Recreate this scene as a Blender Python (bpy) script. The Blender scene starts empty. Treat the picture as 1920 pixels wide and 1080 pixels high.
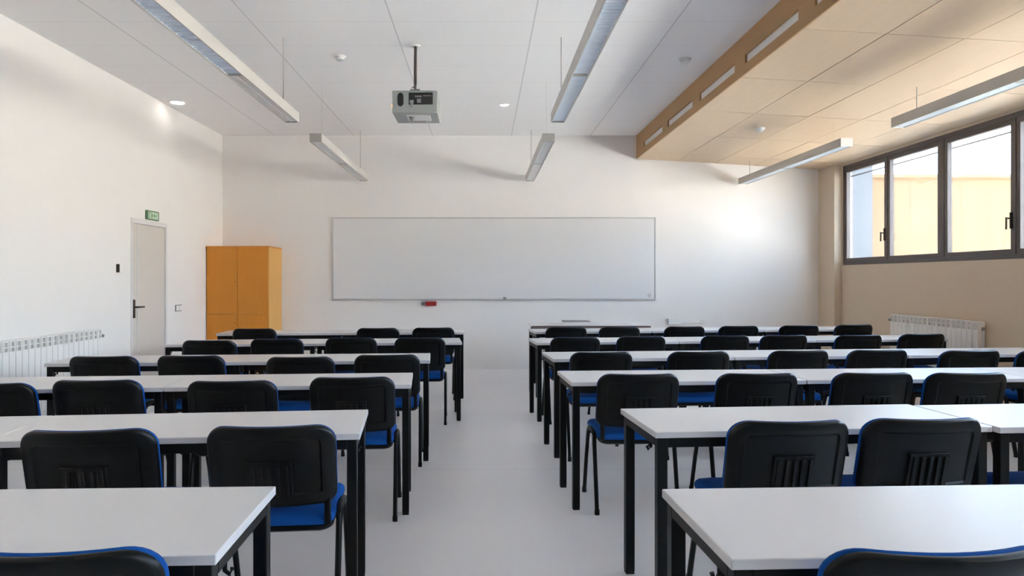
import bpy, bmesh, math, random
from mathutils import Vector, Matrix
random.seed(7)
SC = bpy.context.scene
COL = SC.collection
R = math.radians
H = 1.37            # eye height
F = 1280.0          # focal length in pixels of the 1920 wide frame
VX, VY = 906.0, 523.0

# ------------------------------------------------------------------ materials
def new_mat(name):
    m = bpy.data.materials.new(name); m.use_nodes = True
    nt = m.node_tree
    return m, nt, nt.nodes['Principled BSDF']

def plain(name, col, rough=0.5, metal=0.0, spec=0.5, noise=0.0, scale=20.0, bump=0.0, bscale=200.0, sheen=0.0, coat=0.0):
    m, nt, b = new_mat(name)
    b.inputs['Roughness'].default_value = rough
    b.inputs['Metallic'].default_value = metal
    b.inputs['Specular IOR Level'].default_value = spec
    b.inputs['Sheen Weight'].default_value = sheen
    b.inputs['Coat Weight'].default_value = coat
    tc = nt.nodes.new('ShaderNodeTexCoord')
    n = nt.nodes.new('ShaderNodeTexNoise'); n.inputs['Scale'].default_value = scale
    n.inputs['Detail'].default_value = 4
    nt.links.new(tc.outputs['Object'], n.inputs['Vector'])
    mx = nt.nodes.new('ShaderNodeMix'); mx.data_type = 'RGBA'
    c = Vector(col)
    mx.inputs[6].default_value = (*(c * (1 - noise)), 1)
    mx.inputs[7].default_value = (*[min(1, v * (1 + noise)) for v in c], 1)
    nt.links.new(n.outputs['Fac'], mx.inputs[0])
    nt.links.new(mx.outputs[2], b.inputs['Base Color'])
    if bump > 0:
        n2 = nt.nodes.new('ShaderNodeTexNoise'); n2.inputs['Scale'].default_value = bscale
        nt.links.new(tc.outputs['Object'], n2.inputs['Vector'])
        bp = nt.nodes.new('ShaderNodeBump'); bp.inputs['Strength'].default_value = bump
        bp.inputs['Distance'].default_value = 0.002
        nt.links.new(n2.outputs['Fac'], bp.inputs['Height'])
        nt.links.new(bp.outputs['Normal'], b.inputs['Normal'])
    return m

def wood(name, c1, c2, axis='Z', scale=6.0, rough=0.45, stretch=14.0):
    m, nt, b = new_mat(name)
    b.inputs['Roughness'].default_value = rough
    tc = nt.nodes.new('ShaderNodeTexCoord')
    mp = nt.nodes.new('ShaderNodeMapping')
    s = {'X': (1, stretch, stretch), 'Y': (stretch, 1, stretch), 'Z': (stretch, stretch, 1)}[axis]
    mp.inputs['Scale'].default_value = s
    nt.links.new(tc.outputs['Object'], mp.inputs['Vector'])
    n = nt.nodes.new('ShaderNodeTexNoise'); n.inputs['Scale'].default_value = scale
    n.inputs['Detail'].default_value = 6; n.inputs['Distortion'].default_value = 0.6
    nt.links.new(mp.outputs['Vector'], n.inputs['Vector'])
    mx = nt.nodes.new('ShaderNodeMix'); mx.data_type = 'RGBA'
    mx.inputs[6].default_value = (*c1, 1); mx.inputs[7].default_value = (*c2, 1)
    nt.links.new(n.outputs['Fac'], mx.inputs[0])
    nt.links.new(mx.outputs[2], b.inputs['Base Color'])
    return m

def math_node(nt, op, a=None, b=None):
    n = nt.nodes.new('ShaderNodeMath'); n.operation = op
    for i, v in enumerate((a, b)):
        if v is None: continue
        if isinstance(v, (int, float)): n.inputs[i].default_value = v
        else: nt.links.new(v, n.inputs[i])
    return n.outputs[0]

def line_mask(nt, coord, offset, period, width):
    # 1 inside a joint of the given width, every period
    t = math_node(nt, 'SUBTRACT', coord, offset - width / 2)
    t = math_node(nt, 'FLOORED_MODULO', t, period)
    return math_node(nt, 'LESS_THAN', t, width)

def ceiling_tiles():
    m, nt, b = new_mat('ceiling_tile')
    b.inputs['Roughness'].default_value = 0.9
    tc = nt.nodes.new('ShaderNodeTexCoord'); sp = nt.nodes.new('ShaderNodeSeparateXYZ')
    nt.links.new(tc.outputs['Object'], sp.inputs[0])
    a = line_mask(nt, sp.outputs['X'], -0.768, 1.197, 0.012)
    c = line_mask(nt, sp.outputs['Y'], 5.777, 0.597, 0.007)
    c = math_node(nt, 'MULTIPLY', c, 0.55)
    s = math_node(nt, 'MAXIMUM', a, c)
    mx = nt.nodes.new('ShaderNodeMix'); mx.data_type = 'RGBA'
    mx.inputs[6].default_value = (0.87, 0.862, 0.862, 1)
    mx.inputs[7].default_value = (0.64, 0.63, 0.63, 1)
    nt.links.new(s, mx.inputs[0]); nt.links.new(mx.outputs[2], b.inputs['Base Color'])
    return m

def floor_mat():
    m, nt, b = new_mat('vinyl_floor')
    tc = nt.nodes.new('ShaderNodeTexCoord'); sp = nt.nodes.new('ShaderNodeSeparateXYZ')
    nt.links.new(tc.outputs['Object'], sp.inputs[0])
    n = nt.nodes.new('ShaderNodeTexNoise'); n.inputs['Scale'].default_value = 1.3; n.inputs['Detail'].default_value = 6
    nt.links.new(tc.outputs['Object'], n.inputs['Vector'])
    n2 = nt.nodes.new('ShaderNodeTexNoise'); n2.inputs['Scale'].default_value = 55; n2.inputs['Detail'].default_value = 3
    nt.links.new(tc.outputs['Object'], n2.inputs['Vector'])
    f = math_node(nt, 'ADD', math_node(nt, 'MULTIPLY', n.outputs['Fac'], 0.75), math_node(nt, 'MULTIPLY', n2.outputs['Fac'], 0.25))
    mx = nt.nodes.new('ShaderNodeMix'); mx.data_type = 'RGBA'
    mx.inputs[6].default_value = (0.71, 0.69, 0.715, 1); mx.inputs[7].default_value = (0.82, 0.79, 0.775, 1)
    nt.links.new(f, mx.inputs[0])
    ln = line_mask(nt, sp.outputs['Y'], 4.91, 2.0, 0.006)
    m2 = nt.nodes.new('ShaderNodeMix'); m2.data_type = 'RGBA'
    nt.links.new(math_node(nt, 'MULTIPLY', ln, 0.5), m2.inputs[0])
    nt.links.new(mx.outputs[2], m2.inputs[6]); m2.inputs[7].default_value = (0.35, 0.33, 0.33, 1)
    nt.links.new(m2.outputs[2], b.inputs['Base Color'])
    b.inputs['Roughness'].default_value = 0.33
    return m

def glass_mat():
    m = bpy.data.materials.new('window_glass'); m.use_nodes = True
    nt = m.node_tree; nt.nodes.clear()
    out = nt.nodes.new('ShaderNodeOutputMaterial'); mix = nt.nodes.new('ShaderNodeMixShader')
    tr = nt.nodes.new('ShaderNodeBsdfTransparent'); gl = nt.nodes.new('ShaderNodeBsdfGlossy')
    tr.inputs['Color'].default_value = (0.97, 0.985, 0.98, 1); gl.inputs['Roughness'].default_value = 0.02
    fr = nt.nodes.new('ShaderNodeFresnel'); fr.inputs['IOR'].default_value = 1.45
    sc = math_node(nt, 'MULTIPLY', fr.outputs[0], 0.7)
    nt.links.new(sc, mix.inputs[0]); nt.links.new(tr.outputs[0], mix.inputs[1]); nt.links.new(gl.outputs[0], mix.inputs[2])
    nt.links.new(mix.outputs[0], out.inputs[0])
    return m

def emit_mat(name, col, st):
    m, nt, b = new_mat(name)
    b.inputs['Base Color'].default_value = (*col, 1)
    b.inputs['Emission Color'].default_value = (*col, 1); b.inputs['Emission Strength'].default_value = st
    return m

def cladding_mat(name, col):
    m, nt, b = new_mat(name)
    tc = nt.nodes.new('ShaderNodeTexCoord'); sp = nt.nodes.new('ShaderNodeSeparateXYZ')
    nt.links.new(tc.outputs['Object'], sp.inputs[0])
    a = line_mask(nt, sp.outputs['X'], 0.0, 0.6, 0.03)
    mx = nt.nodes.new('ShaderNodeMix'); mx.data_type = 'RGBA'
    mx.inputs[6].default_value = (*col, 1); mx.inputs[7].default_value = (*[v * .7 for v in col], 1)
    nt.links.new(a, mx.inputs[0]); nt.links.new(mx.outputs[2], b.inputs['Base Color'])
    b.inputs['Roughness'].default_value = 0.85
    return m

M = dict(
    wall=plain('white_paint', (0.80, 0.775, 0.752), 0.85, noise=0.015, scale=3, bump=0.05, bscale=90),
    wall_right=plain('shade_tinted_paint', (0.62, 0.52, 0.405), 0.85, noise=0.015, scale=3, bump=0.05, bscale=90),  # warm shade of the window wall put into its paint colour
    ceil=ceiling_tiles(),
    floor=floor_mat(),
    woodceil=wood('maple_ceiling_veneer', (0.61, 0.455, 0.305), (0.68, 0.52, 0.36), 'Y', 2.2, 0.5, 10),
    fascia=wood('brown_fascia_veneer', (0.42, 0.245, 0.10), (0.50, 0.30, 0.135), 'Y', 2.2, 0.6, 10),
    gap=plain('joint_shadow_gap', (0.20, 0.14, 0.09), 0.9),
    slot=plain('white_slot_board', (0.82, 0.80, 0.79), 0.9),
    cab=wood('orange_beech', (0.58, 0.205, 0.012), (0.68, 0.265, 0.022), 'Z', 3.0, 0.4, 9),
    cabside=wood('pale_beech', (0.66, 0.34, 0.075), (0.78, 0.43, 0.12), 'Z', 3.0, 0.4, 9),
    desktop=plain('grey_white_laminate', (0.61, 0.593, 0.595), 0.3, noise=0.02, scale=60),
    deskedge=plain('grey_white_edging', (0.58, 0.57, 0.57), 0.45),
    steel=plain('black_powder_coat', (0.0025, 0.0022, 0.002), 0.40, spec=0.25, noise=0.1, scale=200),
    plastic=plain('black_moulded_plastic', (0.0022, 0.0019, 0.0017), 0.38, spec=0.24, bump=0.2, bscale=600),
    fabric=plain('blue_upholstery', (0.002, 0.060, 0.255), 0.9, spec=0.2, noise=0.25, scale=350, bump=0.5, bscale=500),
    rubber=plain('black_rubber', (0.005, 0.005, 0.005), 0.7, spec=.3),
    white_metal=plain('white_enamel', (0.80, 0.79, 0.77), 0.4),
    dark=plain('dark_cavity', (0.03, 0.03, 0.03), 0.8),
    winframe=plain('brown_grey_aluminium', (0.105, 0.085, 0.08), 0.45, metal=0.0, noise=0.05),
    glass=glass_mat(),
    handle=plain('dark_bronze', (0.05, 0.04, 0.035), 0.35, metal=0.6),
    alu=plain('satin_aluminium', (0.62, 0.60, 0.58), 0.42, metal=0.55),
    lampbody=plain('grey_lamp_body', (0.52, 0.50, 0.47), 0.5),
    louvre=plain('sky_tinted_louvre', (0.86, 0.92, 0.98), 0.28, metal=0.35),  # blue-white tint stands in for reflected sky
    diffuser=plain('milky_diffuser', (0.78, 0.79, 0.79), 0.35),
    wire=plain('steel_wire', (0.45, 0.43, 0.41), 0.5, metal=0.3),
    board=plain('whiteboard_enamel', (0.72, 0.71, 0.71), 0.28, coat=0.2),
    boardframe=plain('board_aluminium', (0.55, 0.545, 0.54), 0.4, metal=0.3),
    door=plain('warm_grey_door', (0.62, 0.57, 0.52), 0.55),
    doorframe=plain('white_door_frame', (0.68, 0.66, 0.655), 0.5),
    green=plain('sign_green', (0.10, 0.20, 0.10), 0.5),
    palegreen=plain('sign_pale_green', (0.50, 0.64, 0.48), 0.5),
    red=plain('red_plastic', (0.38, 0.02, 0.02), 0.45),
    grey=plain('grey_plastic', (0.27, 0.265, 0.26), 0.5),
    endcap=plain('grey_end_cap', (0.36, 0.345, 0.32), 0.5),
    projector=plain('projector_grey', (0.37, 0.39, 0.37), 0.5),
    plastic_sheen=plain('pale_plastic_and_sheen', (0.72, 0.72, 0.70), 0.6),  # pale plastic, also the reflection patch under the projector
    brownpole=plain('dark_brown_pole', (0.06, 0.045, 0.035), 0.5),
    amber=emit_mat('amber_lamp', (1.0, 0.45, 0.12), 1.5),
    lamp=emit_mat('lit_lamp', (1.0, 0.97, 0.9), 3.0),
    deskdark=plain('brown_edge_band', (0.13, 0.095, 0.09), 0.5),
    paper=plain('white_paper', (0.78, 0.77, 0.76), 0.8),
    orange=cladding_mat('orange_render', (0.195, 0.118, 0.056)),
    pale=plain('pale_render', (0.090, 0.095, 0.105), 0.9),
    ground=plain('bounce_paving', (0.72, 0.69, 0.65), 0.9, noise=0.05, scale=2),
    front=plain('unseen_wall_dark', (0.20, 0.185, 0.17), 0.85),  # unseen wall, dark tone picked to deepen chair backs and desk edges
    addedpath=plain('added_path_dark', (0.10, 0.095, 0.09), 0.9, noise=.2, scale=30),
    bouncewall=plain('bounce_wall_render', (0.55, 0.52, 0.48), 0.9),
    shade_roof=plain('shade_roof_concrete', (0.5, 0.49, 0.47), 0.9),
)

# ------------------------------------------------------------------ mesh helpers
class MB:
    def __init__(s): s.bm = bmesh.new()
    def box(s, x0, x1, y0, y1, z0, z1, mat=None):
        v = [s.bm.verts.new((x, y, z)) for z in (z0, z1) for y in (y0, y1) for x in (x0, x1)]
        for f in ((0, 2, 3, 1), (4, 5, 7, 6), (0, 1, 5, 4), (2, 6, 7, 3), (0, 4, 6, 2), (1, 3, 7, 5)):
            s.bm.faces.new([v[i] for i in f])
        if mat is not None:
            for q in v: q.co = mat @ q.co
        return s
    def quadsolid(s, c):    # 8 corners in box order
        v = [s.bm.verts.new(p) for p in c]
        for f in ((0, 2, 3, 1), (4, 5, 7, 6), (0, 1, 5, 4), (2, 6, 7, 3), (0, 4, 6, 2), (1, 3, 7, 5)):
            s.bm.faces.new([v[i] for i in f])
        return s
    def tube(s, pts, rx, n=10, ry=None):
        pts = [Vector(p) for p in pts]; rings = []
        for i, p in enumerate(pts):
            t = (pts[min(i + 1, len(pts) - 1)] - pts[max(i - 1, 0)]).normalized()
            up = Vector((1, 0, 0)) if abs(t.x) < 0.9 else Vector((0, 0, 1))
            a = (up - t * up.dot(t)).normalized(); b = t.cross(a)
            rings.append([s.bm.verts.new(p + a * math.cos(2 * math.pi * k / n) * rx + b * math.sin(2 * math.pi * k / n) * (ry or rx)) for k in range(n)])
        for r0, r1 in zip(rings, rings[1:]):
            for k in range(n):
                s.bm.faces.new((r0[k], r0[(k + 1) % n], r1[(k + 1) % n], r1[k]))
        s.bm.faces.new(list(reversed(rings[0]))); s.bm.faces.new(rings[-1])
        return s
    def lathe(s, prof, c=(0, 0, 0), n=24):   # prof = [(r,z)] revolve about Z
        c = Vector(c); rings = []
        for r, z in prof:
            rings.append([s.bm.verts.new(c + Vector((r * math.cos(2 * math.pi * k / n), r * math.sin(2 * math.pi * k / n), z))) for k in range(n)])
        for r0, r1 in zip(rings, rings[1:]):
            for k in range(n):
                s.bm.faces.new((r0[k], r0[(k + 1) % n], r1[(k + 1) % n], r1[k]))
        s.bm.faces.new(list(reversed(rings[0]))); s.bm.faces.new(rings[-1])
        return s
    def rings(s, rings, cap0=True, cap1=True):
        vr = [[s.bm.verts.new(p) for p in r] for r in rings]
        n = len(vr[0])
        for r0, r1 in zip(vr, vr[1:]):
            for k in range(n):
                s.bm.faces.new((r0[k], r0[(k + 1) % n], r1[(k + 1) % n], r1[k]))
        for flag, r in ((cap0, vr[0]), (cap1, vr[-1])):
            if flag:
                c = s.bm.verts.new(sum((v.co for v in r), Vector()) / n)
                for k in range(n): s.bm.faces.new((r[k], r[(k + 1) % n], c))
        return s
    def poly(s, pts, depth):   # planar polygon extruded by the vector depth
        d = Vector(depth)
        a = [s.bm.verts.new(Vector(p)) for p in pts]; b = [s.bm.verts.new(Vector(p) + d) for p in pts]
        s.bm.faces.new(a); s.bm.faces.new(list(reversed(b)))
        n = len(a)
        for k in range(n): s.bm.faces.new((a[k], a[(k + 1) % n], b[(k + 1) % n], b[k]))
        return s
    def build(s, name, mat, parent=None, bevel=0.0, smooth=True, loc=None, seg=2):
        bmesh.ops.recalc_face_normals(s.bm, faces=s.bm.faces[:])
        me = bpy.data.meshes.new(name); s.bm.to_mesh(me); s.bm.free()
        me.materials.append(mat)
        if smooth:
            for p in me.polygons: p.use_smooth = True
            me.set_sharp_from_angle(angle=R(38))
        o = bpy.data.objects.new(name, me); COL.objects.link(o)
        if loc: o.location = loc
        if parent: o.parent = parent
        if bevel:
            b = o.modifiers.new('edge', 'BEVEL'); b.width = bevel; b.segments = seg; b.limit_method = 'ANGLE'; b.angle_limit = R(40)
            b.harden_normals = False
        return o

def tag(o, label=None, cat=None, group=None, kind=None):
    if label: o['label'] = label
    if cat: o['category'] = cat
    if group: o['group'] = group
    if kind: o['kind'] = kind
    return o

def thing(name, label, cat, loc=(0, 0, 0), rz=0.0, group=None, kind=None):
    o = bpy.data.objects.new(name, None); COL.objects.link(o)
    o.empty_display_size = 0.1
    o.location = loc; o.rotation_euler = (0, 0, rz)
    return tag(o, label, cat, group, kind)

def copy_tree(o, parent=None):
    c = o.copy(); COL.objects.link(c)
    if parent: c.parent = parent
    for ch in KIDS.get(o.name, [k for k in o.children]): copy_tree(ch, c)
    return c
KIDS = {}
def kids(o):
    KIDS[o.name] = list(o.children)
    for k in o.children: kids(k)

# ------------------------------------------------------------------ room
XL, XR, YB, YF, ZC = -3.96, 5.2, 10.37, -3.2, 3.547
SILL, WTOP = 1.567, 3.0
ZW = lambda x: 3.193 - 0.0585 * (x - 2.325)      # underside of the sloping wooden ceiling
S = 'structure'
tag(MB().box(XL - .2, XR + .25, YF - .2, YB + .2, -.15, 0).build('floor', M['floor'], smooth=False), 'pale grey vinyl classroom floor', 'floor', kind=S)
tag(MB().box(XL - .2, XR + .25, YB, YB + .2, 0, 3.9).build('wall_back', M['wall'], smooth=False), 'white wall carrying the whiteboard', 'wall', kind=S)
tag(MB().box(XL - .2, XR + .25, YF - .2, YF, 0, 3.9).build('wall_front', M['front'], smooth=False), 'unseen wall behind the viewer, coloured dark to dim bounce light', 'wall', kind=S)
DY0, DY1, DZ = 7.68, 8.535, 2.04
wl = MB(); wl.box(XL - .2, XL, YF, DY0, 0, 3.9); wl.box(XL - .2, XL, DY1, YB, 0, 3.9); wl.box(XL - .2, XL, DY0, DY1, DZ, 3.9)
tag(wl.build('wall_left', M['wall'], smooth=False), 'white left wall with the door', 'wall', kind=S)
WY1 = 9.875
wr = MB(); wr.box(XR, XR + .13, YF, YB, 0, SILL); wr.box(XR, XR + .13, YF, YB, WTOP, 3.9); wr.box(XR, XR + .13, WY1, YB, SILL, WTOP)
tag(wr.build('wall_right', M['wall_right'], smooth=False), 'right wall, warm shade put into its colour, below and around the high windows', 'wall', kind=S)
tag(MB().box(5.09, XR, 9.90, YB, 0, 3.1).build('trim_1', M['wall_right'], bevel=.004), 'pilaster in the right back corner, shade tinted beige', 'pilaster', kind=S)
XC = 2.355
tag(MB().box(XL, XC + .03, YF, YB, ZC, ZC + .2).build('ceiling', M['ceil'], smooth=False), 'white tiled ceiling', 'ceiling', kind=S)

# sloping wooden ceiling: one mesh of veneered panels with open joints, and the board behind them
xs = [2.335, 2.94, 3.515, 4.09, 4.665, 5.195]
ys = [3.78 + 1.2 * k for k in range(-6, 6)]
ys = [YF + .005] + [y for y in ys if y > YF + .1] + [YB - .005]
wc = MB(); rr = random.Random(3)
for i in range(len(xs) - 1):
    for j in range(len(ys) - 1):
        g = .004
        x0, x1, y0, y1 = xs[i] + g, xs[i + 1] - g, ys[j] + g, ys[j + 1] - g
        t = [rr.uniform(-.0015, .0015) for _ in range(4)]
        zb = [ZW(x0) + t[0], ZW(x1) + t[1], ZW(x0) + t[2], ZW(x1) + t[3]]
        wc.quadsolid([(x0, y0, zb[0]), (x1, y0, zb[1]), (x0, y1, zb[2]), (x1, y1, zb[3]),
                      (x0, y0, zb[0] + .018), (x1, y0, zb[1] + .018), (x0, y1, zb[2] + .018), (x1, y1, zb[3] + .018)])
tag(wc.build('ceiling_wood', M['woodceil'], smooth=False), 'lower sloping ceiling of pale wood panels on the window side', 'ceiling', kind=S)
bk = MB(); x0, x1 = 2.36, XR
bk.quadsolid([(x0, YF, ZW(x0) + .03), (x1, YF, ZW(x1) + .03), (x0, YB, ZW(x0) + .03), (x1, YB, ZW(x1) + .03),
              (x0, YF, 3.9), (x1, YF, 3.9), (x0, YB, 3.9), (x1, YB, 3.9)])
tag(bk.build('ceiling_backing', M['gap'], smooth=False), 'solid board above the wood panels, coloured dark to shade the joints', 'ceiling', kind=S)  # solid backing, the joints' shade put into its dark colour

# brown fascia with slots
fx0, fx1, z0, z1 = 2.325, 2.345, ZW(2.325), ZC
slots = []
k = -1
while True:
    a, b = 9.887 - 1.275 * k, 8.862 - 1.275 * k
    if b < YF: break
    if a < YB: slots.append((max(b, YF + .05), a))
    k += 1
slots.sort()
fs = MB(); fs.box(fx0, fx1, YF, YB, z0, 3.281); fs.box(fx0, fx1, YF, YB, 3.362, z1)
p = YF
for a, b in slots:
    fs.box(fx0, fx1, p, a, 3.281, 3.362); p = b
fs.box(fx0, fx1, p, YB, 3.281, 3.362)
fa = tag(fs.build('trim_2', M['fascia'], smooth=False), 'brown wooden fascia with a row of long slots between the two ceilings', 'fascia', kind=S)
MB().box(fx1 + .002, fx1 + .012, YF, YB, 3.25, 3.40).build('slot_board', M['slot'], fa, smooth=False)

# ------------------------------------------------------------------ windows
def window(n, ya, yb, lab):
    root = thing('window_%d' % n, lab, 'window', (XR, (ya + yb) / 2, SILL), kind=S)
    h = (yb - ya) / 2; hz = WTOP - SILL
    fr = MB()
    X0, X1 = .005, .075
    fr.box(X0, X1, -h, h, 0, .05); fr.box(X0, X1, -h, h, hz - .055, hz)
    fr.box(X0, X1, -h, -h + .035, .05, hz - .055); fr.box(X0, X1, h - .035, h, .05, hz - .055)
    fr.build('window_frame', M['winframe'], root, bevel=.003)
    MB().box(X0, X1, -.012, .012, .05, hz - .055).build('mullion', M['winframe'], root)
    for sgn in (1, -1):
        a, b = sorted((sgn * .012, sgn * (h - .035)))
        s = MB(); w = .048
        s.box(.012, .065, a, b, .05, .05 + w); s.box(.012, .065, a, b, hz - .055 - w, hz - .055)
        s.box(.012, .065, a, a + w, .05 + w, hz - .055 - w); s.box(.012, .065, b - w, b, .05 + w, hz - .055 - w)
        so = s.build('sash', M['winframe'], root, bevel=.003)
        MB().box(.036, .042, a + w - .004, b - w + .004, .05 + w - .004, hz - .051 - w).build('pane', M['glass'], so, smooth=False)
    hd = MB(); hd.box(-.008, .012, .028, .05, .30, .46); hd.build('handle', M['handle'], root, bevel=.003)
    lv = MB(); lv.tube([(-.008, .039, .40), (-.045, .039, .40)], .008); lv.tube([(-.045, .039, .41), (-.045, .041, .29)], .009)
    lv.build('handle_lever', M['handle'], root)
    MB().box(.10, .115, -h + .03, h - .03, hz - .16, hz - .145).build('shutter_slat', M['winframe'], root)
    return root
wy = [WY1 - 2.125 * k for k in range(7)]
wnames = ['high window nearest the back corner with two panes', 'second high window from the back corner', 'third high window from the back corner',
          'fourth high window from the back corner', 'fifth high window from the back corner', 'sixth high window from the back corner']
for i in range(6): window(i + 1, max(wy[i + 1], YF), wy[i], wnames[i])

# ------------------------------------------------------------------ door and left wall fittings
dr = MB(); dr.box(XL - .055, XL - .012, DY0 + .03, DY1 - .03, .008, DZ - .035)
door = tag(dr.build('door_1', M['door'], bevel=.002), 'closed pale door in the left wall under the green sign', 'door', kind=S)
df = MB(); df.box(XL - .12, XL + .006, DY0 - .012, DY0 + .028, 0, DZ + .02); df.box(XL - .12, XL + .006, DY1 - .028, DY1 + .012, 0, DZ + .02)
df.box(XL - .12, XL + .006, DY0 + .028, DY1 - .028, DZ - .033, DZ + .02)
df.build('door_frame', M['doorframe'], door, bevel=.002)
MB().box(XL - .012, XL - .006, DY0 + .15, DY0 + .165, .01, DZ - .05).build('door_groove', M['doorframe'], door)
hp = MB().box(XL - .012, XL + .010, DY0 + .035, DY0 + .075, .925, 1.135).build('handle_plate', M['handle'], door, bevel=.003)
MB().tube([(XL + .008, DY0 + .055, 1.05), (XL + .055, DY0 + .055, 1.05), (XL + .06, DY0 + .065, 1.05), (XL + .06, DY0 + .175, 1.05)], .010).build('lever', M['handle'], hp)
MB().box(XL - .2, XL - .18, DY0, DY1, 0, DZ).build('door_backing', M['wall'], door, smooth=False)

sg = thing('exit_sign', 'small green emergency exit sign on the wall above the door', 'sign', (XL, 8.145, 2.07))
MB().box(0, .022, -.15, .15, 0, .11).build('sign_body', M['green'], sg, bevel=.002)
face = MB().box(.0225, .024, -.118, .125, .014, .096).build('sign_face', M['palegreen'], sg, smooth=False)
pc = MB()
def yz(pts): pc.poly([(.0243, y, z) for y, z in pts], (.0012, 0, 0))
yz([(-.100, .020), (-.092, .020), (-.092, .090), (-.100, .090)]); yz([(-.100, .084), (-.055, .084), (-.055, .090), (-.100, .090)])
yz([(-.050, .066), (-.030, .072), (-.022, .050), (-.040, .046)]); yz([(-.045, .046), (-.034, .046), (-.052, .022), (-.062, .024)])
yz([(-.034, .048), (-.024, .048), (-.010, .030), (-.018, .025)]); yz([(-.032, .070), (-.028, .066), (-.004, .052), (-.006, .058)])
yz([(-.044, .079), (-.036, .086), (-.028, .079), (-.036, .073)])
yz([(.03, .050), (.085, .050), (.085, .060), (.03, .060)]); yz([(.03, .034), (.03, .076), (.008, .055)])
pc.build('pictogram', M['green'], face, smooth=False)

th = thing('thermostat', 'small white wall control with a dark edge left of the door', 'wall control', (XL, 7.40, 1.44))
MB().box(0, .03, -.02, .05, 0, .09).build('control_body', M['white_metal'], th, bevel=.004)
MB().box(.0, .004, -.03, .045, .01, .08).build('mounting_plate', M['grey'], th)
MB().box(0, .032, -.036, -.021, 0, .09).build('dark_edge', M['handle'], th, bevel=.002)
sw = thing('light_switch', 'double light switch plate between the door and the wooden cupboard', 'switch', (XL, 8.86, .95))
MB().box(0, .010, -.09, .09, 0, .085).build('switch_frame', M['grey'], sw, bevel=.003)
for s in (-1, 1): MB().box(.009, .016, s * .043 - .035, s * .043 + .035, .010, .075).build('rocker', M['white_metal'], sw, bevel=.002)

# ------------------------------------------------------------------ radiators
def radiator(label, x, y0, n, ztop, side):
    # side=+1: fins towards +X (hangs on the left wall)
    L = n * .08
    root = thing('radiator', label, 'radiator', (x, y0, ztop - .68), group='sectional radiators under and opposite the windows')
    X = lambda v: v * side
    def bx(mb, a, b, *r):
        a, b = sorted((X(a), X(b))); mb.box(a, b, *r)
    first = None
    for i in range(n):
        m = MB(); a = i * .08
        bx(m, .088, .100, a + .003, a + .077, .02, .585)          # front plate
        bx(m, .030, .088, a + .034, a + .046, .02, .66)            # web
        bx(m, .024, .032, a + .006, a + .074, .03, .66)            # rear plate
        bx(m, .024, .098, a + .003, a + .014, .585, .675)          # louvre cheeks at the top
        bx(m, .024, .098, a + .066, a + .077, .585, .675)
        bx(m, .030, .098, a + .014, a + .066, .662, .675)
        bx(m, .080, .094, a + .014, a + .066, .615, .625)
        bx(m, .030, .060, a, a + .08, .585, .62)                   # top waterway
        bx(m, .030, .060, a, a + .08, .04, .075)
        bx(m, .056, .062, a + .012, a + .068, .585, .665)  # inner plate added to lighten the dark slots
        m.build('section', M['white_metal'], root, bevel=.002)
    for zz in (.60,):
        v = MB(); v.tube([(X(.045), L, zz), (X(.045), L + .09, zz)], .013); v.tube([(X(.045), L + .05, zz), (X(.085), L + .05, zz)], .016)
        v.build('valve', M['grey'], root)
    c = MB(); c.tube([(X(.045), -.012, .60), (X(.045), 0, .60)], .018); c.build('end_plug', M['grey'], root)
    b = MB()
    for yy in (.12, L - .12): bx(b, .002, .030, yy - .01, yy + .01, .57, .60)
    b.build('wall_mount', M['grey'], root)
    return root
radiator('white sectional radiator on the left wall beside the door', XL, 5.40, 19, .87, 1)
radiator('white sectional radiator on the right wall under the windows', XR, 7.04, 19, .935, -1)

# ------------------------------------------------------------------ cupboard
CX0, CX1, CY0, CY1, CZ = XL + .005, -3.06, 9.74, YB - .005, 1.838
cb = thing('cupboard', 'tall orange wooden cupboard with four doors in the left back corner', 'cupboard', (CX0, CY0, 0))
W, D = CX1 - CX0, CY1 - CY0
m = MB(); m.box(0, W, .02, D, .0, CZ); m.build('carcass', M['cabside'], cb, bevel=.002)
MB().box(-.0, W + .002, -.004, D, CZ - .022, CZ + .002).build('cupboard_top', M['cab'], cb, bevel=.002)
for (a, b, c, d) in ((.012, W / 2 - .002, .868, CZ - .026), (W / 2 + .002, W - .012, .868, CZ - .026), (.012, W / 2 - .002, .07, .860), (W / 2 + .002, W - .012, .07, .860)):
    dd = MB().box(a, b, 0, .019, c, d).build('cupboard_door', M['cab'], cb, bevel=.0015)
    kx = b - .028 if a < .1 else a + .028
    kz = (c + .46) if c > .5 else (d - .12)
    if a < .1:
        MB().tube([(kx, -.006, kz), (kx, .001, kz)], .007).build('lock', M['handle'], dd)

# ------------------------------------------------------------------ whiteboard and things on the back wall
def bx_at(px, d): return (px - VX) * d / F
WX0, WX1, WZ0, WZ1 = -2.285, 2.617, 1.052, 2.305
wb = thing('whiteboard', 'long whiteboard in a thin grey frame on the back wall', 'whiteboard', (0, YB, 0))
MB().box(WX0 + .01, WX1 - .01, -.028, -.004, WZ0 + .01, WZ1 - .01).build('board_panel', M['board'], wb, smooth=False)
for a in ((WX0, WX1, WZ1 - .018, WZ1), (WX0, WX1, WZ0, WZ0 + .022), (WX0, WX0 + .018, WZ0 + .022, WZ1 - .018), (WX1 - .018, WX1, WZ0 + .022, WZ1 - .018)):
    MB().box(a[0], a[1], -.036, -.001, a[2], a[3]).build('frame_rail', M['boardframe'], wb, bevel=.003)
MB().box(.30, .35, -.046, -.030, WZ0 + .006, WZ0 + .045).build('clip', M['grey'], wb, bevel=.003)
MB().lathe([(.026, 0), (.03, .002)], n=20).build('badge', M['boardframe'], wb).matrix_local = Matrix.Translation((2.515, -.0285, 1.12)) @ Matrix.Rotation(R(90), 4, 'X')

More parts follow.
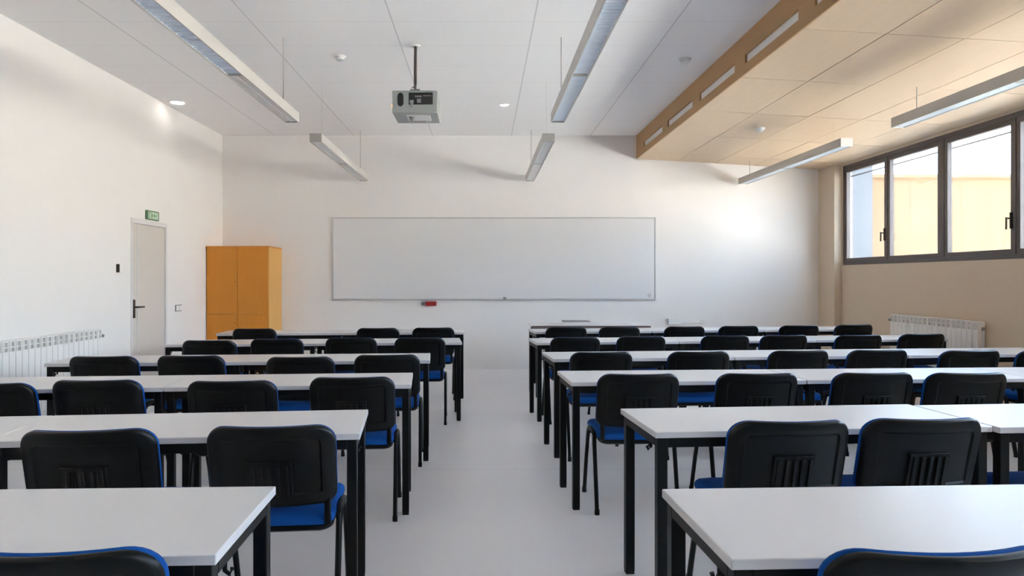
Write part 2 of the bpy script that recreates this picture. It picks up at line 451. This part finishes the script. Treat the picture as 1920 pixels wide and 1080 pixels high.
mbx = thing('marker_holder', 'small red box fixed to the wall under the whiteboard', 'holder', (-.795, YB, .965))
MB().box(-.075, .085, -.07, 0, 0, .062).build('holder_body', M['red'], mbx, bevel=.005)
MB().box(-.14, -.076, -.055, 0, .006, .055).build('shadow_block', M['grey'], mbx, bevel=.005)  # grey block stands in for the shadow beside the red box
so = thing('socket_box', 'white socket box low on the back wall right of the teacher desk', 'socket', (2.80, YB, .68))
MB().box(0, .19, -.05, 0, 0, .09).build('socket_cover', M['white_metal'], so, bevel=.004)
MB().box(.19, .50, -.025, 0, .02, .05).build('cable_trunking', M['white_metal'], so, bevel=.002)
MB().box(.50, .56, -.03, 0, 0, .07).build('socket_plate', M['plastic_sheen'], so, bevel=.003)

# ------------------------------------------------------------------ pendant lights
def make_light(kinds):
    L = 2.95
    root = thing('pendant_light', 'x', 'light')
    h, w = .092, .065
    b = MB(); b.box(-w, -w + .004, .004, L - .004, 0, h); b.box(w - .004, w, .004, L - .004, 0, h); b.box(-w + .004, w - .004, .004, L - .004, h - .004, h)
    b.build('housing', M['lampbody'], root, bevel=.0012)
    for y in (0, L - .004): MB().box(-w, w, y, y + .004, 0, h).build('end_cap', M['white_metal' if kinds[0] == 'reflector' else 'endcap'], root, bevel=.001)  # white caps on the reflector lamps stand in for glare
    mid = L / 2
    prof = [(-.055, .004), (-.050, .014), (-.03, .022), (.03, .022), (.050, .014), (.055, .004)]
    for kind, ya, yb in zip(kinds, (.01, mid + .01), (mid - .01, L - .01)):
        lo = MB()
        if kind == 'diffuser':
            lo.box(-.055, .055, ya, yb, .010, .014); lo.box(-.002, .002, ya, yb, .004, .010)
            lo.build('diffuser', M['diffuser'], root, smooth=False); continue
        for (xa, za), (xb, zb) in zip(prof, prof[1:]):
            lo.quadsolid([(xa, ya, za), (xb, ya, zb), (xa, yb, za), (xb, yb, zb),
                          (xa, ya, za + .002), (xb, ya, zb + .002), (xa, yb, za + .002), (xb, yb, zb + .002)])
        if kind == 'louvre':
            y = ya + .02
            while y < yb - .02:
                lo.poly([(-.053, y, .005), (.053, y, .005), (.047, y, .016), (-.047, y, .016)], (0, .0015, 0)); y += .045
        else:
            for x in (-.028, 0, .028): lo.box(x - .004, x + .004, ya, yb, .004, .018)
        lo.build('louvre', M['louvre'], root, smooth=False)
    MB().box(-.061, .061, mid - .010, mid + .010, .002, .020).build('joint_plate', M['lampbody'], root)
    rims = MB(); rims.box(-.061, -.053, .006, L - .006, .001, .008); rims.box(.053, .061, .006, L - .006, .001, .008)
    rims.build('rim', M['alu'], root)
    return root
def add_wires(root, x, z, zc_near, zc_far, side):
    for yy, r in ((.28, .0008), (2.67, .0045)):
        MB().tube([(0, yy, .09), (0, yy, zc_far - z)], r, 8).build('suspension_wire', M['wire'], root)
lab = {(-1.80, 3.48): ('long louvred pendant light at upper left running out of the top of the picture'),
       (-1.80, 7.33): ('long pendant light hanging near the back wall left of the projector'),
       (.703, 3.48): ('long louvred pendant light right of the projector running out of the top of the picture'),
       (.703, 7.33): ('long pendant light hanging near the back wall above the whiteboard, right of the projector'),
       (3.905, 3.48): ('pendant light under the wooden ceiling running out at the right edge above the windows'),
       (3.905, 7.33): ('pendant light under the wooden ceiling ending at the right part of the back wall')}
KIND = [('louvre', 'diffuser'), ('diffuser', 'diffuser'), ('louvre', 'louvre'), ('diffuser', 'diffuser'), ('reflector', 'reflector'), ('reflector', 'reflector')]
protos = {}
for i, ((x, y), l) in enumerate(lab.items()):
    if KIND[i] in protos: o = copy_tree(protos[KIND[i]])
    else:
        o = make_light(KIND[i]); kids(o); protos[KIND[i]] = o
    z = 2.842 if x < 2 else 2.792
    o.location = (x, y, z); tag(o, l, 'light', 'pendant lights')
    zc = ZC if x < 2 else ZW(x)
    add_wires(o, x, z, zc, zc, 0)

# ------------------------------------------------------------------ small ceiling things
def downlight(x, y, r, label):
    o = thing('downlight', label, 'light', (x, y, ZC), group='lit ceiling spots')
    MB().lathe([(r * 1.25, 0), (r * 1.25, -.004), (r * 1.05, -.008), (r * 1.0, -.004)]).build('trim_ring', M['white_metal'], o)
    MB().lathe([(r * .98, -.003), (r * .7, -.010), (r * .2, -.012)]).build('lens', M['lamp'], o)
downlight(.262, 8.53, .052, 'small round lit ceiling spot right of the projector')
downlight(-3.77, 8.42, .085, 'round lit ceiling lamp close to the left wall')
def detector(x, y, z, label, r=.06, mat='white_metal', tilt=0):
    o = thing('smoke_detector', label, 'detector', (x, y, z), group='ceiling detectors')
    o.rotation_euler = (0, tilt, 0)
    MB().lathe([(r, 0), (r, -.012), (r * .9, -.018)]).build('detector_base', M[mat], o)
    MB().lathe([(r * .75, -.018), (r * .72, -.034), (r * .45, -.045), (r * .1, -.047)]).build('detector_head', M[mat], o)
    return o
detector(-1.40, 6.67, ZC, 'round white detector on the tiled ceiling left of the projector', .058, 'plastic_sheen')
detector(2.0, 6.76, ZC, 'round detector on the tiled ceiling beside the brown fascia', .06, 'plastic_sheen')
detector(3.245, 8.0, ZW(3.245), 'round white detector under the wooden ceiling', .055, 'white_metal', math.atan(.0585))

# ------------------------------------------------------------------ projector
pj = thing('projector', 'grey projector hanging from the ceiling on a dark pole', 'projector', (-.62, 6.19, 2.876))
b = MB(); w, d, h = .207, .42, .205
b.quadsolid([(-w, 0, 0), (w, 0, 0), (-w, d, 0), (w, d, 0), (-w, 0, h), (w, 0, h), (-w, d, h), (w, d, h)])
body = b.build('projector_body', M['projector'], pj, bevel=.008)
pan = MB().box(-.055, .163, -.003, .004, .075, .185).build('connector_panel', M['dark'], body, bevel=.004)
c = MB(); c.box(-.048, -.01, -.008, 0, .085, .115); c.box(.00, .06, -.012, 0, .14, .155); c.box(.02, .055, -.014, 0, .09, .125); c.box(.075, .15, -.008, 0, .15, .158)
c.tube([(-.03, -.006, .09), (-.03, -.006, .055)], .012, 8)
c.build('connector', M['grey'], pan, bevel=.002)
pts = []
for k in range(20):
    a = 2 * math.pi * k / 20
    pts.append((-.13 + .028 * math.cos(a), -.003, .12 + .036 * math.sin(a) + (.026 if math.sin(a) > 0 else -.026)))
MB().poly(pts, (0, .006, 0)).build('vent', M['dark'], body, smooth=False)
u = MB(); u.box(-.09, .13, .08, .30, -.004, .002); u.build('underside_reflection', M['plastic_sheen'], body, bevel=.002)  # pale patch stands in for a reflection on the underside
u = MB(); u.lathe([(.030, -.002), (.012, -.04), (.008, -.045)], c=(-.04, .14, 0), n=12); u.box(-.08, .08, .30, .36, -.012, 0); u.build('foot', M['grey'], body)
MB().tube([(-w - .008, .05, .075), (-w + .002, .05, .075)], .014).build('status_lamp', M['amber'], body)
po = MB(); po.tube([(.0, .03, h + .03), (-.006, .10, h + .10), (-.012, .18, ZC - 2.876)], .014, 10); po.build('ceiling_pole', M['brownpole'], pj)
MB().lathe([(.045, 0), (.045, .012)], c=(-.012, .18, ZC - 2.876 - .012)).build('ceiling_plate', M['white_metal'], pj)
br = MB(); br.box(-.045, .045, .0, .09, h, h + .012); br.box(-.012, .012, .015, .05, h + .012, h + .05); br.tube([(-.03, .01, h + .02), (.0, .03, h + .05)], .006, 8)
br.build('mount_bracket', M['grey'], pj, bevel=.002)

# ------------------------------------------------------------------ desks
TL, TD, TH = 1.385, .50, .76
def make_desk():
    root = thing('desk', 'x', 'desk')
    l, d = TL / 2, TD / 2
    top = MB().box(-l, l, -d, d, TH - .025, TH).build('desktop', M['desktop'], root, bevel=.003)
    q = .02
    a = MB(); g = .012
    a.box(-l + g + .04, l - g - .04, -d + g, -d + g + q, TH - .065, TH - .025); a.box(-l + g + .04, l - g - .04, d - g - q, d - g, TH - .065, TH - .025)
    a.box(-l + g, -l + g + q, -d + g + .04, d - g - .04, TH - .065, TH - .025); a.box(l - g - q, l - g, -d + g + .04, d - g - .04, TH - .065, TH - .025)
    a.build('apron', M['steel'], root, bevel=.002)
    for sx in (-1, 1):
        for sy in (-1, 1):
            x, y = sorted((sx * (l - g), sx * (l - g - .04))), sorted((sy * (d - g), sy * (d - g - .04)))
            lg = MB().box(x[0], x[1], y[0], y[1], .012, TH - .025).build('leg', M['steel'], root, bevel=.003)
            MB().box(x[0] + .001, x[1] - .001, y[0] + .001, y[1] - .001, 0, .012).build('foot_cap', M['rubber'], lg, bevel=.002)
        hk = MB(); X = sx * (l - g - .012)
        hk.tube([(X, -d + .13, TH - .06), (X, -d + .13, TH - .09), (X + sx * .012, -d + .13, TH - .10), (X + sx * .018, -d + .13, TH - .085)], .006, 8)
        hk.build('bag_hook', M['steel'], root)
    return root

ROW = {  # inner corner of the near edge next to the aisle: X, Y, turn in degrees, desks
    'L': [(-.592, 1.511, 2.1, 1), (-.487, 2.695, 5.8, 2), (-.417, 3.95, 4.7, 2), (-.398, 5.12, 4.2, 2), (-.203, 6.57, 5.0, 2), (-.2125, 7.80, 4.0, 2)],
    'R': [(.540, 1.485, 2.4, 1), (.686, 2.715, 4.6, 2), (.521, 4.03, 3.4, 3), (.534, 5.20, 5.0, 3), (.51, 6.53, 5.6, 3, 1.41, 1.415), (.60, 7.85, 6.3, 3, 1.385, 1.39)],
}
RNAME = ['nearest %s row to the viewer', 'second %s row from the viewer', 'third %s row from the viewer', 'fourth %s row from the viewer', 'fifth %s row from the viewer', 'farthest %s row from the viewer']
SNAME = {'L': 'left', 'R': 'right'}
POS_D = ['at the aisle end', 'second from the aisle', 'third from the aisle']
desk0 = make_desk(); kids(desk0); used = False
for sd in 'LR':
    sg_ = -1 if sd == 'L' else 1
    for r, (x, y, a, n, *rest) in enumerate(ROW[sd]):
        ca, sa = math.cos(R(a)), math.sin(R(a))
        for k in range(n):
            pitch = 1.388 if sd == 'L' else 1.436
            ln = 1.385 if sd == 'L' else 1.430
            if rest: ln, pitch = rest
            u = sg_ * (k * pitch + ln / 2); v = TD / 2
            if sd == 'R' and r == 1 and k == 1: v -= .03
            o = desk0 if not used else copy_tree(desk0)
            used = True
            o.location = (x + ca * u - sa * v, y + sa * u + ca * v, 0); o.rotation_euler = (0, 0, R(a))
            o.scale = (ln / TL, 1, 1)
            where = POS_D[k] if n > 1 else 'cut off'
            tag(o, 'grey-white desk on black legs, %s, %s' % (where, RNAME[r] % SNAME[sd]), 'desk', 'student desks in rows')

# ------------------------------------------------------------------ chairs
BH, BZ = .317, .508          # backrest height, bottom
BTOP = BZ + BH
BY = .315          # how far the middle of the top rim lies behind the chair's centre
def outline(inset, scale=1.0, wt=.238, wb=.237, h=BH, r=.072, n=7, m=8):
    pts = []
    z0, z1 = inset, h - inset
    def hw(z): return (wb + (wt - wb) * min(1, z / (h * .6))) - inset
    rt = max(r - inset, .010); rb = max(.048 - inset, .010)
    cs = [(1, z0 + rb, -90, rb), (1, z1 - rt, 0, rt), (-1, z1 - rt, 90, rt), (-1, z0 + rb, 180, rb)]
    for i, (s, cz, a0, rr) in enumerate(cs):
        cx = s * (hw(cz) - rr)
        for k in range(n + 1):
            a = R(a0 + 90 * k / n)
            pts.append((cx + rr * math.cos(a), cz + rr * math.sin(a)))
        nx = cs[(i + 1) % 4]
        # straight run to the next corner
        ex = nx[0] * (hw(nx[1]) - nx[3]) + nx[3] * math.cos(R(nx[2])); ez = nx[1] + nx[3] * math.sin(R(nx[2]))
        sx, sz = pts[-1]
        for k in range(1, m):
            pts.append((sx + (ex - sx) * k / m, sz + (ez - sz) * k / m))
    if scale != 1.0:
        cz = h / 2
        pts = [(x * scale, cz + (z - cz) * scale) for x, z in pts]
    return pts
def BP(px, pz, q):      # point on the curved, reclined back; q forward
    return Vector((px, -BY + (BH - pz) * .24 + .058 * abs(px / .235) ** 2 + q, BZ + pz))
def back_shell():
    rg = []
    for ins, sc, q in ((.004, 1, .026), (.000, 1, .018), (.001, 1, .008), (.006, 1, .001), (.014, 1, -.002), (.040, 1, -.002), (.050, 1, -.001), (.056, 1, .006)):
        rg.append([BP(x, z, q) for x, z in outline(ins, sc)])
    for sc in (.8, .55, .3):
        rg.append([BP(x, z, .006) for x, z in outline(.056, sc)])
    return MB().rings(rg, cap0=False, cap1=True)
def back_cushion():
    rg = []
    for ins, sc, q in ((.008, 1, .020), (.003, 1, .025), (.000, 1, .032), (.003, 1, .043), (.013, 1, .053), (.034, 1, .058)):
        rg.append([BP(x, z, q) for x, z in outline(ins, sc)])
    for sc in (.8, .55, .3): rg.append([BP(x, z, .059) for x, z in outline(.034, sc)])
    return MB().rings(rg, cap0=True, cap1=True)
def back_block():
    m = MB()
    def blk(x0, x1, z0, z1, q0, q1, taper=.004):
        c = [BP(x0, z0, q0), BP(x1, z0, q0), BP(x0 + taper, z0, q1), BP(x1 - taper, z0, q1), BP(x0, z1, q0), BP(x1, z1, q0), BP(x0 + taper, z1, q1), BP(x1 - taper, z1, q1)]
        # order: near(q1) first in y
        m.quadsolid([c[2], c[3], c[0], c[1], c[6], c[7], c[4], c[5]])
    blk(-.084, .084, .045, .183, .008, -.007)
    for x in (-.062, -.031, 0, .031, .062): blk(x - .008, x + .008,   .050, .170, -.005, -.011, .002)
    return m
def seat_ring(ins, z, front=True, y0=-.215, y1=.235, hw=.226, r=.06, n=6, m=6):
    pts = []
    rr = max(r - ins, .01)
    xs_, ya, yb = hw - ins, y0 + ins, y1 - ins
    cs = [(1, ya + rr, -90), (1, yb - rr, 0), (-1, yb - rr, 90), (-1, ya + rr, 180)]
    for i, (s, cy, a0) in enumerate(cs):
        cx = s * (xs_ - rr)
        for k in range(n + 1):
            a = R(a0 + 90 * k / n); pts.append((cx + rr * math.cos(a), cy + rr * math.sin(a)))
        nx = cs[(i + 1) % 4]
        ex = nx[0] * (xs_ - rr) + rr * math.cos(R(nx[2])); ey = nx[1] + rr * math.sin(R(nx[2]))
        sx, sy = pts[-1]
        for k in range(1, m): pts.append((sx + (ex - sx) * k / m, sy + (ey - sy) * k / m))
    out = []
    for x, y in pts:
        dz = -2.2 * max(0, y - .12) ** 2 + .06 * min(0, y + .02)  # waterfall front, slight backward slope
        out.append(Vector((x, y, z + dz)))
    return out
def leg_path(front):
    if front: return [(0, .215, .012), (0, .135, .26), (0, .068, .425), (0, .050, .447), (0, .020, .455), (0, -.03, .457)]
    return [(0, -.215, .012), (0, -.165, .24), (0, -.125, .425), (0, -.110, .447), (0, -.080, .455), (0, -.03, .457)]
def make_chair():
    root = thing('chair', 'x', 'chair')
    MB().rings([seat_ring(i, z) for i, z in ((.012, .436), (.002, .446), (.000, .460), (.006, .474), (.020, .483), (.06, .487), (.12, .489))]).build('seat', M['fabric'], root)
    MB().rings([seat_ring(i, z) for i, z in ((.05, .412), (.02, .414), (.006, .424), (.004, .440), (.010, .446))]).build('seat_pan', M['plastic'], root)
    sh = back_shell().build('backrest', M['plastic'], root)
    back_block().build('ribbed_block', M['plastic'], sh, bevel=.0015)
    back_cushion().build('back_cushion', M['fabric'], root)
    for s in (-1, 1):
        for fr in (True, False):
            p = [Vector(v) + Vector((s * .238, 0, 0)) for v in leg_path(fr)]
            lg = MB().tube(p, .0125, 10, .016).build('leg', M['steel'], root)
            f = p[0]; MB().tube([(f.x, f.y, 0), (f.x, f.y, .03)], .0145, 10).build('foot_cap', M['rubber'], lg)
        up = MB().tube([(s * .205, -.02, .418), (s * .205, -.17, .420), (s * .205, -.205, .435), (s * .205, -.212, .47), (s * .203, BP(.2, .03, .012).y, BZ + .03), (s * .203, BP(.2, .15, .014).y, BZ + .15)], .013, 8, .008)
        up.build('back_upright', M['steel'], root)
    for y in (-.09, .055): MB().tube([(-.238, y, .424), (.238, y, .424)], .010, 10).build('cross_bar', M['steel'], root)
    MB().box(.02, .05, -.10, -.07, .398, .418).build('link_clip', M['steel'], root)
    return root

CH = {  # per row: (left px, right px, top px)
 'L': [[(-150, 287, 1029)],
       [(385, 630, 798), (35, 288, 805), (-384, -132, 808)],
       [(580, 740, 707), (353, 513, 714), (92, 262, 711), (-112, 53, 719)],
       [(667, 785, 665), (503, 622, 669), (292, 418, 666), (128, 253, 668)],
       [(742, 833, 633), (612, 705, 633), (470, 567, 635), (343, 438, 638)],
       [(777, 850, 614), (672, 746, 615), (439, 513, 615)]],
 'R': [[(1546, 1975, 1022)],
       [(1362, 1592, 787), (1612, 1847, 783), (1960, 2190, 780)],
       [(1115, 1270, 699), (1345, 1490, 700), (1560, 1713, 699), (1735, 1890, 699)],
       [(1067, 1182, 660), (1250, 1367, 659), (1440, 1555, 657), (1587, 1705, 656), (1763, 1878, 657), (1908, 2023, 657)],
       [(1030, 1123, 632), (1155, 1246, 629), (1313, 1405, 629), (1424, 1516, 628), (1566, 1656, 628), (1682, 1778, 626)],
       [(1023, 1097, 613), (1123, 1197, 613), (1245, 1320, 612), (1346, 1423, 611), (1460, 1536, 610), (1563, 1640, 608)]],
}
POS_C = ['nearest the aisle', 'second from the aisle', 'third from the aisle', 'fourth from the aisle', 'fifth from the aisle', 'sixth from the aisle']
chair0 = make_chair(); kids(chair0); used = False
rj = random.Random(11)
for sd in 'LR':
    for r, row in enumerate(CH[sd]):
        x0, y0, a, n = ROW[sd][r][:4]
        for k, (xa, xb, yt) in enumerate(row):
            d = (H - BTOP) * F / (yt - VY) - .045
            X = ((xa + xb) / 2 - VX) * (d + .05) / F
            near = y0 + math.tan(R(a)) * (X - x0)
            d = min(d, near - .178)
            X = ((xa + xb) / 2 - VX) * (d + .05) / F + (.024 if sd == 'R' else 0)
            ang = R(a * .8 + rj.uniform(-1.5, 1.5))
            o = chair0 if not used else copy_tree(chair0)
            used = True
            v = BY
            o.location = (X - math.sin(ang) * v, d + math.cos(ang) * v, 0); o.rotation_euler = (0, 0, ang)
            where = POS_C[k] if len(row) > 1 else 'cut off at the bottom'
            tag(o, 'blue-seated black chair, %s, %s' % (where, RNAME[r] % SNAME[sd]), 'chair', 'classroom chairs behind the desks')

# ------------------------------------------------------------------ teacher desk
td = thing('teacher_desk', 'white-topped teacher desk with a dark edge under the whiteboard', 'desk', (1.41, 9.22, 0))
MB().box(-.78, .78, -.29, .30, .742, .76).build('desktop', M['desktop'], td, bevel=.002)
MB().box(-.775, .78, -.305, -.29, .715, .757).build('front_edge', M['deskdark'], td, bevel=.002)
MB().box(-.74, .74, .20, .22, .30, .742).build('modesty_panel', M['desktop'], td, bevel=.002)
for sx in (-1, 1):
    for sy in (-1, 1):
        MB().box(sx * .73 - .02, sx * .73 + .02, sy * .25 - .02, sy * .25 + .02, 0, .742).build('leg', M['steel'], td, bevel=.003)
ps = tag(MB().box(-.17, .17, -.11, .11, 0, .032).build('paper_stack', M['paper'], bevel=.003, loc=(1.255, 9.25, .76)), 'low stack of white paper on the teacher desk', 'paper')
tag(MB().box(-.18, .18, -.125, .125, 0, .014).build('folder', M['grey'], bevel=.004, loc=(1.255, 9.25, .792)), 'flat grey folder lying on the paper stack', 'folder')

# ------------------------------------------------------------------ outside
tag(MB().box(XR + .25, 9.6, -40, 15.2, -.3, -.12).build('ground_dark_strip', M['addedpath'], smooth=False), 'unseen dark path added along the building to cut ground bounce', 'path', kind=S)  # unseen dark strip added to keep ground bounce off the wooden ceiling
tag(MB().box(9.6, 60, -40, 60, -.3, -.12).build('ground', M['ground'], smooth=False), 'unseen pale paving outside, its tone picked to bounce sunlight', 'ground', kind=S)  # unseen ground, pale tone picked to bounce sun up into the room
tag(MB().box(XL - .2, XR + .30, YF - .2, YB + .2, 3.9, 5.2).build('shade_roof', M['shade_roof'], smooth=False), 'unseen block raised above the classroom to cast shade outside', 'shade_roof', kind=S)  # unseen box, heightened so its shadow falls outside the windows
ob = thing('building', 'sunlit orange building seen through the windows', 'building', (24.4, 22.0, -.12))
MB().box(-15.7, 20, -6, 6, 0, 3.85).build('building_wall', M['orange'], ob, smooth=False)
MB().box(-15.75, 20.1, -6.08, 6.1, 3.85, 3.93).build('parapet', M['orange'], ob)
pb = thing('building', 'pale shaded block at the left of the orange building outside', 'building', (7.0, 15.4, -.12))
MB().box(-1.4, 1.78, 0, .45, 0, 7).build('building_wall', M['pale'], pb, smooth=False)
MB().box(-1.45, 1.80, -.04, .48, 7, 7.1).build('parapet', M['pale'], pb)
tag(MB().box(20, 24, -30, 15, -.12, 4.2).build('bounce_wall', M['bouncewall'], smooth=False), 'unseen pale wall added opposite the windows to bounce sunlight in', 'wall')  # unseen wall added as a sunlit bounce source for the room

# ------------------------------------------------------------------ light
w = bpy.data.worlds.new('World'); SC.world = w; w.use_nodes = True
nt = w.node_tree; bg = nt.nodes['Background']
tc = nt.nodes.new('ShaderNodeTexCoord'); sp = nt.nodes.new('ShaderNodeSeparateXYZ'); cr = nt.nodes.new('ShaderNodeValToRGB')
nt.links.new(tc.outputs['Generated'], sp.inputs[0]); nt.links.new(sp.outputs['Z'], cr.inputs[0]); nt.links.new(cr.outputs[0], bg.inputs['Color'])
cr.color_ramp.elements[0].position = 0.0; cr.color_ramp.elements[0].color = (0.66, 0.81, 1.0, 1)
cr.color_ramp.elements[1].position = 0.7; cr.color_ramp.elements[1].color = (0.50, 0.71, 1.0, 1)
bg.inputs['Strength'].default_value = 5.0
sl = bpy.data.lights.new('sun', 'SUN'); sl.energy = 26.0; sl.angle = R(1.0); sl.color = (1.0, 0.915, 0.80)
so_ = bpy.data.objects.new('sun', sl); COL.objects.link(so_)
dirv = Vector((0.56, 0.04, -0.83))
so_.rotation_euler = dirv.to_track_quat('-Z', 'Y').to_euler()

# ------------------------------------------------------------------ camera
cam = bpy.data.cameras.new('camera'); co = bpy.data.objects.new('camera', cam); COL.objects.link(co)
cam.sensor_width = 36; cam.lens = F * 36 / 1920
cam.shift_x = (960 - VX) / 1920; cam.shift_y = -(540 - VY) / 1920
co.location = (0, 0, H); co.rotation_euler = (R(90), 0, 0)
SC.camera = co
SC.view_settings.view_transform = 'Standard'; SC.view_settings.look = 'None'
SC.view_settings.gamma = 1; SC.view_settings.exposure = 2.02; SC.view_settings.use_curve_mapping = False
SC.cycles.max_bounces = 12; SC.cycles.diffuse_bounces = 10; SC.cycles.glossy_bounces = 4
SC.cycles.transparent_max_bounces = 12
SC.cycles.sample_clamp_indirect = 12
SC.cycles.use_denoising = True
